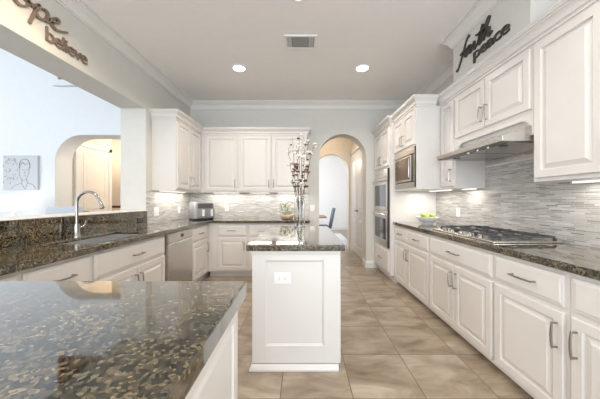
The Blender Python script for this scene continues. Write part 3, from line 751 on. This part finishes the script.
# script word strokes, unit: x-height = 1
def script_word(name, fr, a, z, s, sx, strokes, m, label, shear=.25):
    b = B(fr)
    for st in strokes:
        ribbon(b, [(a+(x*sx+y*shear)*s, z+y*s) for x, y in st], s*.12, s*.29, .6, .001, .014+.001*strokes.index(st))
    o = build(name, b, m, loc=fr((a, 0, z))); setp(o, label, 'wall letters'); return o
hope = [[(-.3, .2), (0, .9), (.35, 1.9), (.3, 2.25), (.1, 2.0), (.0, 1.0), (-.02, .05)], [(0, .1), (.2, .75), (.5, .95), (.62, .7), (.58, .2), (.75, .02), (1.0, .3)],
        [(1.65, .8), (1.4, .95), (1.12, .6), (1.15, .15), (1.45, 0), (1.75, .35), (1.7, .8), (1.5, .95), (1.6, .7), (2.0, .72)],
        [(1.95, .5), (2.25, 1.1), (2.2, .4), (2.12, -.6), (2.1, -.95)], [(2.18, .3), (2.35, .85), (2.7, 1.0), (2.85, .6), (2.7, .1), (2.4, .02), (2.25, .2)], [(2.75, .15), (3.0, .2), (3.4, .6), (3.5, .9), (3.3, 1.0), (3.1, .6), (3.25, .1), (3.6, 0), (4.2, .45)]]
script_word('word_sign', F_header, 1.66, 2.655, .092, 1.42, hope, 'letter', 'brown wooden script word hope on the left header')
faith = [[(.9, 2.0), (.75, 2.15), (.55, 1.7), (.35, .6), (.1, -.5), (-.05, -.9), (-.2, -.7)], [(.0, .75), (.4, .85), (.75, .9)],
         [(1.25, .85), (1.0, .9), (.75, .5), (.8, .1), (1.05, .1), (1.3, .9), (1.3, .2), (1.5, .05), (1.7, .3)], [(1.65, .1), (1.75, .9), (1.8, .2), (2.0, .05), (2.2, .4)], [(1.85, 1.3), (1.9, 1.42)],
         [(2.25, .2), (2.5, 1.9), (2.4, .6), (2.45, .1), (2.7, .2)], [(2.1, 1.2), (2.5, 1.3), (2.95, 1.35)], [(2.65, .2), (3.1, 1.6), (3.1, 2.0), (2.95, 1.7), (2.9, .05)], [(2.92, .3), (3.1, .8), (3.35, .85), (3.4, .3), (3.5, .05), (3.75, .3)]]
script_word('word_sign', F_chase, -2.68, 2.685, .085, 1.45, faith, 'letterdark', 'dark script word faith above the range hood cabinet', .3)
def sans_word(name, fr, txt, a0, a1, z0, xh, m, label, off=.004):
    cu = bpy.data.curves.new('t', 'FONT'); cu.body = txt; cu.size = 1; cu.offset = off; cu.extrude = .5; cu.space_character = .86
    to = bpy.data.objects.new('t', cu); COL.objects.link(to)
    bpy.context.view_layer.update()
    me = bpy.data.meshes.new_from_object(to.evaluated_get(bpy.context.evaluated_depsgraph_get()))
    bpy.data.objects.remove(to)
    X = [v.co.x for v in me.vertices]; mn, mxx = min(X), max(X)
    k = xh/.52
    b = B()
    b.bm.from_mesh(me); bpy.data.meshes.remove(me)
    for v in b.bm.verts:
        v.co = fr((a0+(v.co.x-mn)/(mxx-mn)*(a1-a0), .0075+v.co.z*.013, z0+v.co.y*k))
    o = build(name, b, m, loc=fr((a0, 0, z0))); setp(o, label, 'wall letters'); return o
sans_word('word_sign', F_header, 'believe', 2.035, 2.425, 2.520, .084, 'letter', 'brown block-letter word believe under the word hope')
sans_word('word_sign', F_chase, 'peace', -2.455, -2.027, 2.588, .078, 'letterdark', 'dark block-letter word peace under the word faith')

# ------------------------------------------------------------------ air fryer
af = thing('air_fryer', 'grey two-basket air fryer in the back left corner of the countertop', 'appliance', (-1.70, 4.27, ZT1+.001))
A0 = af.location.copy(); ang = math.radians(45)
def FA(p):
    x, y = p[0]*.88, -p[1]*.95; return Vector((A0.x+x*math.cos(ang)-y*math.sin(ang), A0.y+x*math.sin(ang)+y*math.cos(ang), A0.z+p[2]))
def rr(x0, x1, y0, y1, r, z, n=4):
    out = []
    for cx, cy, s in ((x1-r, y1-r, 0), (x0+r, y1-r, 1), (x0+r, y0+r, 2), (x1-r, y0+r, 3)):
        for k in range(n+1):
            an = PI/2*(s+k/n); out.append((cx+r*math.cos(an), cy+r*math.sin(an), z))
    return out
build('body', B(FA).loops([rr(-.2, .2, -.14, .14, .05, .022), rr(-.205, .205, -.145, .145, .055, .12), rr(-.2, .2, -.14, .14, .055, .25), rr(-.185, .185, -.125, .125, .05, .28), rr(-.16, .16, -.10, .10, .04, .287)]), 'fryer', af, smooth=True)
build('foot_base', B(FA).loops([rr(-.19, .19, -.13, .13, .05, 0), rr(-.195, .195, -.135, .135, .05, .0218)]), 'black', af, label='black base')
build('control_panel', B(FA).box(-.13, .15, .1385, .147, .185, .262), 'fryerdark', af, label='dark control panel')
for s in (-.045, .115):
    bk = build('basket', B(FA).panel(s-.075, s+.072, .035, .175, [(0, .143), (0, .150), (.006, .155)]), 'fryer', af, label='grey basket front')
    build('handle', B(FA).box(s-.014, s+.014, .1555, .195, .06, .165), 'plastic', bk, label='pale handle', bevel=.004)

# ------------------------------------------------------------------ bowl of apples
BX, BY = 1.71, 3.50
bw = build('fruit_bowl', B().lathe((BX, BY, ZT1+.001), [(.065, 0), (.07, .006), (.065, .012), (.10, .03), (.135, .065), (.148, .09), (.143, .09), (.128, .065), (.09, .035), (.03, .022), (.001, .02)], 32), 'bowl', loc=(BX, BY, ZT1+.001), smooth=True)
setp(bw, 'white porcelain bowl of green apples on the right countertop', 'bowl')
ap0 = None
spots = [(-.065, -.02, .062), (.015, -.07, .062), (.07, .0, .062), (.02, .065, .062), (-.05, .06, .064), (.0, 0, .085), (-.04, -.055, .10), (.05, -.03, .108), (.01, .05, .115), (-.055, .02, .112)]
for i, (x, y, z) in enumerate(spots):
    loc = (BX+x, BY+y, ZT1+z+.004)
    if ap0 is None:
        ap0 = thing('apple', 'green apple heaped in the white porcelain bowl', 'apple', loc, 'green apples in the bowl')
        k = 12; prof = []
        for q in range(k+1):
            an = PI*q/k; r_ = .035*(math.sin(an))*(1+.08*math.cos(an-PI)); z_ = -.031*math.cos(an)-(.010*math.exp(-((PI-an)/.35)**2))
            prof.append((max(r_, 1e-4), z_))
        build('fruit', B().lathe(loc, prof, 16), 'apple', ap0, smooth='all')
        build('stem', B().tube([(loc[0], loc[1], loc[2]+.018), (loc[0]+.003, loc[1], loc[2]+.036)], .0018, 6), 'twig', ap0)
    else: copy_thing(ap0, loc)

# ------------------------------------------------------------------ vase with branches
VX, VY = -.040, 3.02
v = build('glass_vase', B().lathe((VX, VY, ZT1+.001), [(.001, 0), (.060, 0), (.064, .004), (.064, .10), (.064, .25), (.066, .37), (.063, .37), (.061, .25), (.061, .02), (.001, .014)], 32), 'glass', loc=(VX, VY, ZT1+.001), smooth=True)
setp(v, 'tall clear glass vase holding branches on the island', 'vase')
tips = [(-.155, .02, 1.86), (-.11, -.03, 1.97), (-.055, .05, 1.90), (-.02, -.05, 1.99), (.03, .03, 2.0), (.06, -.04, 1.93), (.095, .03, 1.96), (.15, .0, 1.90), (.10, -.05, 1.66), (-.10, .05, 1.70)]
labs = ['leftmost leaning blossoming branch in the glass vase', 'second blossoming branch from the left in the vase', 'upright blossoming branch left of centre in the vase', 'tall central blossoming branch in the vase', 'tallest blossoming branch just right of centre in the vase',
        'blossoming branch right of centre leaning gently in the vase', 'second blossoming branch from the right in the vase', 'rightmost leaning blossoming branch in the vase', 'short russet-budded branch on the right of the vase', 'short russet-budded branch on the left of the vase']
def flower_bm(c, r, sd):
    rnd = random.Random(sd); b = B()
    for k in range(5):
        an = 2*PI*k/5+rnd.random(); d = Vector((math.cos(an), math.sin(an)*.8, rnd.uniform(-.3, .7)))
        b.ball(tuple(Vector(c)+d*r*.55), r*.5, 6)
    return b
for i, (dx, dy, zt) in enumerate(tips):
    rnd = random.Random(40+i)
    an = 2*PI*i/len(tips); bx, by = VX+.03*math.cos(an), VY+.03*math.sin(an)
    t = thing('blossom_branch', labs[i], 'branch', (bx, by, ZT1+.016), 'blossoming branches in the vase')
    tip = Vector((VX+.02+dx*1.0, VY+dy, zt)); base = Vector((bx, by, ZT1+.018)); rim = Vector((VX+dx*.33, VY+dy*.3, 1.29))
    pts = [base, base.lerp(rim, .5), rim]; n = 7
    for k in range(1, n+1):
        p = rim.lerp(tip, k/n)+Vector((rnd.uniform(-.012, .012), rnd.uniform(-.012, .012), 0))*(1 if k < n else 0)
        pts.append(p)
    st = B().tube([tuple(p) for p in pts], [.0038]*3+[.0034-.0003*k for k in range(n)], 6)
    ends = []
    for k in range(10 if i < 8 else 7):
        f = rnd.uniform(.05, 1.0) if i < 8 else rnd.uniform(.2, 1); j = 2+f*n; a = pts[int(min(j, len(pts)-2))]; c = pts[int(min(j, len(pts)-2))+1]; p = a.lerp(c, j-int(j) if j < len(pts)-1 else 1)
        q = p+Vector((rnd.uniform(-.035, .035), rnd.uniform(-.025, .025), rnd.uniform(.01, .05)))
        st.tube([tuple(p), tuple(p.lerp(q, .5)+Vector((0, 0, -.004))), tuple(q)], [.0018, .0015, .0012], 5); ends.append((q, f))
    build('stem', st, 'twig', t, smooth=True)
    for k, (q, f) in enumerate(ends):
        hi = q.z > 1.66
        if hi and rnd.random() < .72: build('blossom', flower_bm(q, rnd.uniform(.019, .027), k), 'blossom', t, smooth='all', label='small white blossom')
        elif rnd.random() < .55: build('bud', flower_bm(q, rnd.uniform(.013, .022), k), 'budbrown', t, smooth='all', label='brown bud')
        else: build('bud', flower_bm(q, rnd.uniform(.015, .024), k), 'bud' if 1.56 < q.z < 1.68 else 'blossom', t, smooth='all')

# ------------------------------------------------------------------ potted plant on the back counter
PX, PY = -.27, 4.30
pt = thing('potted_plant', 'small white-flowered plant in a peach pot on the back counter', 'plant', (PX, PY, ZT1+.001))
build('pot', B().lathe((PX, PY, ZT1+.001), [(.07, 0), (.10, .02), (.115, .055), (.11, .075), (.10, .075), (.09, .055), (.001, .05)], 24), 'pot', pt, smooth=True)
rnd = random.Random(3); lf = B()
for k in range(34):
    an = rnd.uniform(0, 2*PI); r_ = rnd.uniform(.04, .15); h = rnd.uniform(.10, .27); c = Vector((PX+r_*math.cos(an), PY+r_*.7*math.sin(an), ZT1+h))
    base = Vector((PX+.03*math.cos(an), PY+.03*math.sin(an), ZT1+.055))
    lf.tube([tuple(base), tuple(base.lerp(c, .6)+Vector((0, 0, .02))), tuple(c)], [.002, .0018, .0012], 5)
    d = Vector((math.cos(an), math.sin(an), .3)).normalized(); s = d.cross(Vector((0, 0, 1))).normalized()*.014
    lf.loops([[tuple(c-d*.03), tuple(c-d*.03+Vector((0, 0, .001)))], [tuple(c+s), tuple(c+s+Vector((0, 0, .002)))], [tuple(c+d*.03), tuple(c+d*.03+Vector((0, 0, .001)))], [tuple(c-s), tuple(c-s+Vector((0, 0, .002)))]], False, False) if False else lf.prism([(c.x-.012, c.y-.02), (c.x+.012, c.y-.014), (c.x+.016, c.y+.014), (c.x-.006, c.y+.024)], 2, c.z-.001, c.z+.012*rnd.random()+.004)
    if k % 2 == 0:
        q = c+Vector((rnd.uniform(-.02, .02), -.02, .02)); build('flower', B().ball(tuple(q), .014, 7).ball(tuple(q+Vector((.014, 0, .006))), .011, 6).ball(tuple(q+Vector((-.012, 0, .008))), .011, 6), 'blossom', pt, smooth='all', label='small white flower')
build('foliage', lf, 'leaf', pt)

# ------------------------------------------------------------------ living room things
# portrait canvas
CXc, CZc = -5.26, 1.75
pc = thing('canvas_picture', 'square black-and-white sketched portrait canvas on the living room wall', 'picture', (CXc, 4.78, CZc))
def FC(p): return Vector((CXc+p[0], 4.779-p[1], CZc+p[2]))
build('canvas', B(FC).box(-.32, .32, 0, .035, -.32, .32), 'canvas', pc, bevel=.003)
ink = B(FC)
def ik(pts, w=.007): ribbon(ink, pts, w*.6, w, .5, .0352, .0365)
ik([(.0, .10), (-.02, .0), (.0, -.09), (.06, -.15), (.12, -.10), (.16, 0), (.16, .09)]); ik([(-.02, .08), (.0, .2), (.07, .25), (.15, .22), (.18, .12), (.16, .06)], .016)
ik([(.0, .13), (.04, .19), (.09, .15), (.15, .18)], .014); ik([(.03, .05), (.05, .06), (.07, .045)]); ik([(.10, .05), (.12, .06), (.14, .045)]); ik([(.085, .04), (.09, -.02), (.075, -.03)]); ik([(.05, -.07), (.08, -.06), (.11, -.07)])
ik([(.03, -.12), (.02, -.19), (-.10, -.24), (-.18, -.31)], .010); ik([(.12, -.12), (.14, -.19), (.24, -.23), (.29, -.31)], .010); ik([(.02, -.19), (.07, -.28), (.09, -.31)]); ik([(.14, -.19), (.11, -.26), (.10, -.31)])
rnd = random.Random(5)
for k in range(26):
    x, z = rnd.uniform(-.29, -.07), rnd.uniform(-.2, .28); a = rnd.uniform(0, 6)
    ik([(x+.03*math.cos(a+j), z+.025*math.sin(a+j)) for j in range(4)], .006)
build('sketch_lines', ink, 'ink', pc, label='grey sketched head and swirls')
# balustrade of the upstairs overlook
br_ = thing('balustrade', 'brown wooden balustrade on the high white ledge in the living room', 'railing', (-3.6, 4.95, 3.476))
build('newel_post', B().lathe((-4.54, 4.80, 3.476), [(.045, 0), (.045, .12), (.03, .16), (.045, .5), (.03, .85), (.05, .95), (.05, 1.05)], 14), 'redwood', br_, smooth=True)
build('handrail', B().box(-4.54, -2.61, 4.77, 4.83, 4.30, 4.36), 'redwood', br_, bevel=.008)
for k in range(13): build('baluster', B().lathe((-4.40+k*.14, 4.80, 3.476), [(.02, 0), (.02, .12), (.013, .2), (.022, .45), (.013, .7), (.02, .823)], 8), 'redwood', br_, smooth=True)

# side table and lamp
tbl = thing('side_table', 'white side table under the lamp in the living room', 'table', (-5.0, 4.40, 0))
build('tabletop', B().box(-5.35, -4.65, 4.18, 4.62, .70, .74), 'wallwhite', tbl, bevel=.004)
for sx in (-5.32, -4.72):
    for sy in (4.21, 4.55): build('leg', B().box(sx, sx+.04, sy, sy+.04, .001, .70), 'wallwhite', tbl)
lp = thing('table_lamp', 'lit table lamp with cream drum shade in the living room', 'lamp', (-5.0, 4.40, .741))
build('base', B().lathe((-5.0, 4.40, .741), [(.09, 0), (.09, .015), (.03, .03), (.05, .10), (.06, .16), (.03, .26), (.012, .30), (.012, .34)], 20), 'bowl', lp, smooth=True)
build('lamp_shade', B().lathe((-5.0, 4.40, 1.06), [(.25, 0), (.23, .26), (.228, .26), (.247, .0)], 32, False, False), 'shade', lp, smooth=True, label='glowing cream drum shade')
ac = thing('armchair', 'pale grey armchair seen just above the granite splash', 'armchair', (-4.05, 4.05, 0))
def rbox(x0, x1, y0, y1, z0, z1, r=.04): return B().loops([rr(x0+.02, x1-.02, y0+.02, y1-.02, r, z0), rr(x0, x1, y0, y1, r, z0+.03), rr(x0, x1, y0, y1, r, z1-.05), rr(x0+.02, x1-.02, y0+.02, y1-.02, r, z1-.01), rr(x0+.05, x1-.05, y0+.04, y1-.04, r*.6, z1)])
build('seat', rbox(-4.35, -3.75, 3.75, 4.25, .18, .45), 'chairgrey', ac, smooth=True)
build('backrest', rbox(-4.33, -3.77, 4.26, 4.42, .18, 1.13, .05), 'chairgrey', ac, smooth=True)
for x0 in (-4.47, -3.74): build('armrest', rbox(x0, x0+.11, 3.75, 4.40, .15, .64), 'chairgrey', ac, smooth=True)
for x in (-4.42, -3.70):
    for y in (3.80, 4.34): build('leg', B().cyl((x, y, .001), (x, y, .16), .018, .024, 10), 'darkwood', ac)
# stair railing beyond the entry
sr = thing('stair_railing', 'dark stair railing seen through the living room arch', 'railing', (-4.8, 7.2, 0))
build('handrail', B().box(-5.5, -3.6, 7.17, 7.23, 1.02, 1.08), 'darkwood', sr, bevel=.008)
build('newel_post', B().box(-4.95, -4.85, 7.15, 7.25, .001, 1.2), 'darkwood', sr, bevel=.006)
for k in range(9):
    x = -4.78+k*.13; build('baluster', B().lathe((x, 7.2, .001), [(.018, 0), (.018, .2), (.012, .3), (.02, .55), (.011, .8), (.016, 1.018)], 8), 'darkwood', sr, smooth=True)

# ------------------------------------------------------------------ dining room
ch = thing('dining_chair', 'slate-blue upholstered dining chair seen through the arch', 'chair', (.83, 7.72, 0))
CHX = -.20
build('seat', rbox(.55+CHX, .98+CHX, 7.48, 7.95, .38, .48), 'chairblue', ch, smooth=True)
def slant(z0, z1, x0, x1, th): return B().loops([rr(x0, x0+th, 7.49, 7.94, .02, z0), rr(x0+(x1-x0)*.5, x0+(x1-x0)*.5+th, 7.48, 7.95, .025, (z0+z1)/2), rr(x1, x1+th, 7.50, 7.93, .02, z1-.02), rr(x1+.01, x1+th-.01, 7.52, 7.91, .01, z1)])
build('backrest', slant(.40, 1.0, .985+CHX, 1.10+CHX, .06), 'chairblue', ch, smooth=True)
for x in (.59, .98):
    for y in (7.52, 7.91): build('leg', B().tube([(x+CHX, y, .38), (x+CHX+(.04 if x > .9 else 0), y, .011)], [.02, .014], 8), 'darkwood', ch)
dt = thing('dining_table', 'red-brown dining table edge beside the slate-blue chair', 'table', (.0, 7.75, 0))
build('tabletop', B().box(-1.0, .68, 7.25, 8.25, .725, .76), 'redwood', dt, bevel=.006)
for x in (-.92, -.05):
    for y in (7.45, 8.0): build('leg', B().box(x, x+.07, y, y+.07, .011, .724), 'redwood', dt)
rg = build('area_rug', B().box(-1.4, 1.38, 7.0, 9.4, .0005, .01), 'rug', loc=(0, 8.2, 0)); setp(rg, 'pale rug under the dining table beyond the arch', 'rug')

# ------------------------------------------------------------------ under-cabinet lamps
def bar(name, loc, rot, sx, sy, p): return area(name, loc, rot, sx, sy, p, (1, .95, .88))
bar('undercabinet_left', (XL+.16, 3.95, 1.352), (0, 0, 0), .24, .8, 4.0)
bar('undercabinet_back_a', (-1.38, YB-.16, 1.352), (0, 0, 0), .6, .22, 2.2)
bar('undercabinet_back_b', (-.78, YB-.16, 1.352), (0, 0, 0), .45, .22, 1.3)
bar('undercabinet_back_c', (-.22, YB-.16, 1.352), (0, 0, 0), .5, .22, 1.9)
bar('undercabinet_microwave', (1.72, 3.45, 1.352), (0, 0, 0), .14, .5, 3)
bar('undercabinet_narrow', (1.86, 2.94, 1.352), (0, 0, 0), .14, .24, 1.3)
bar('undercabinet_near', (1.84, 1.45, 1.352), (0, 0, 0), .2, .7, 2.6)
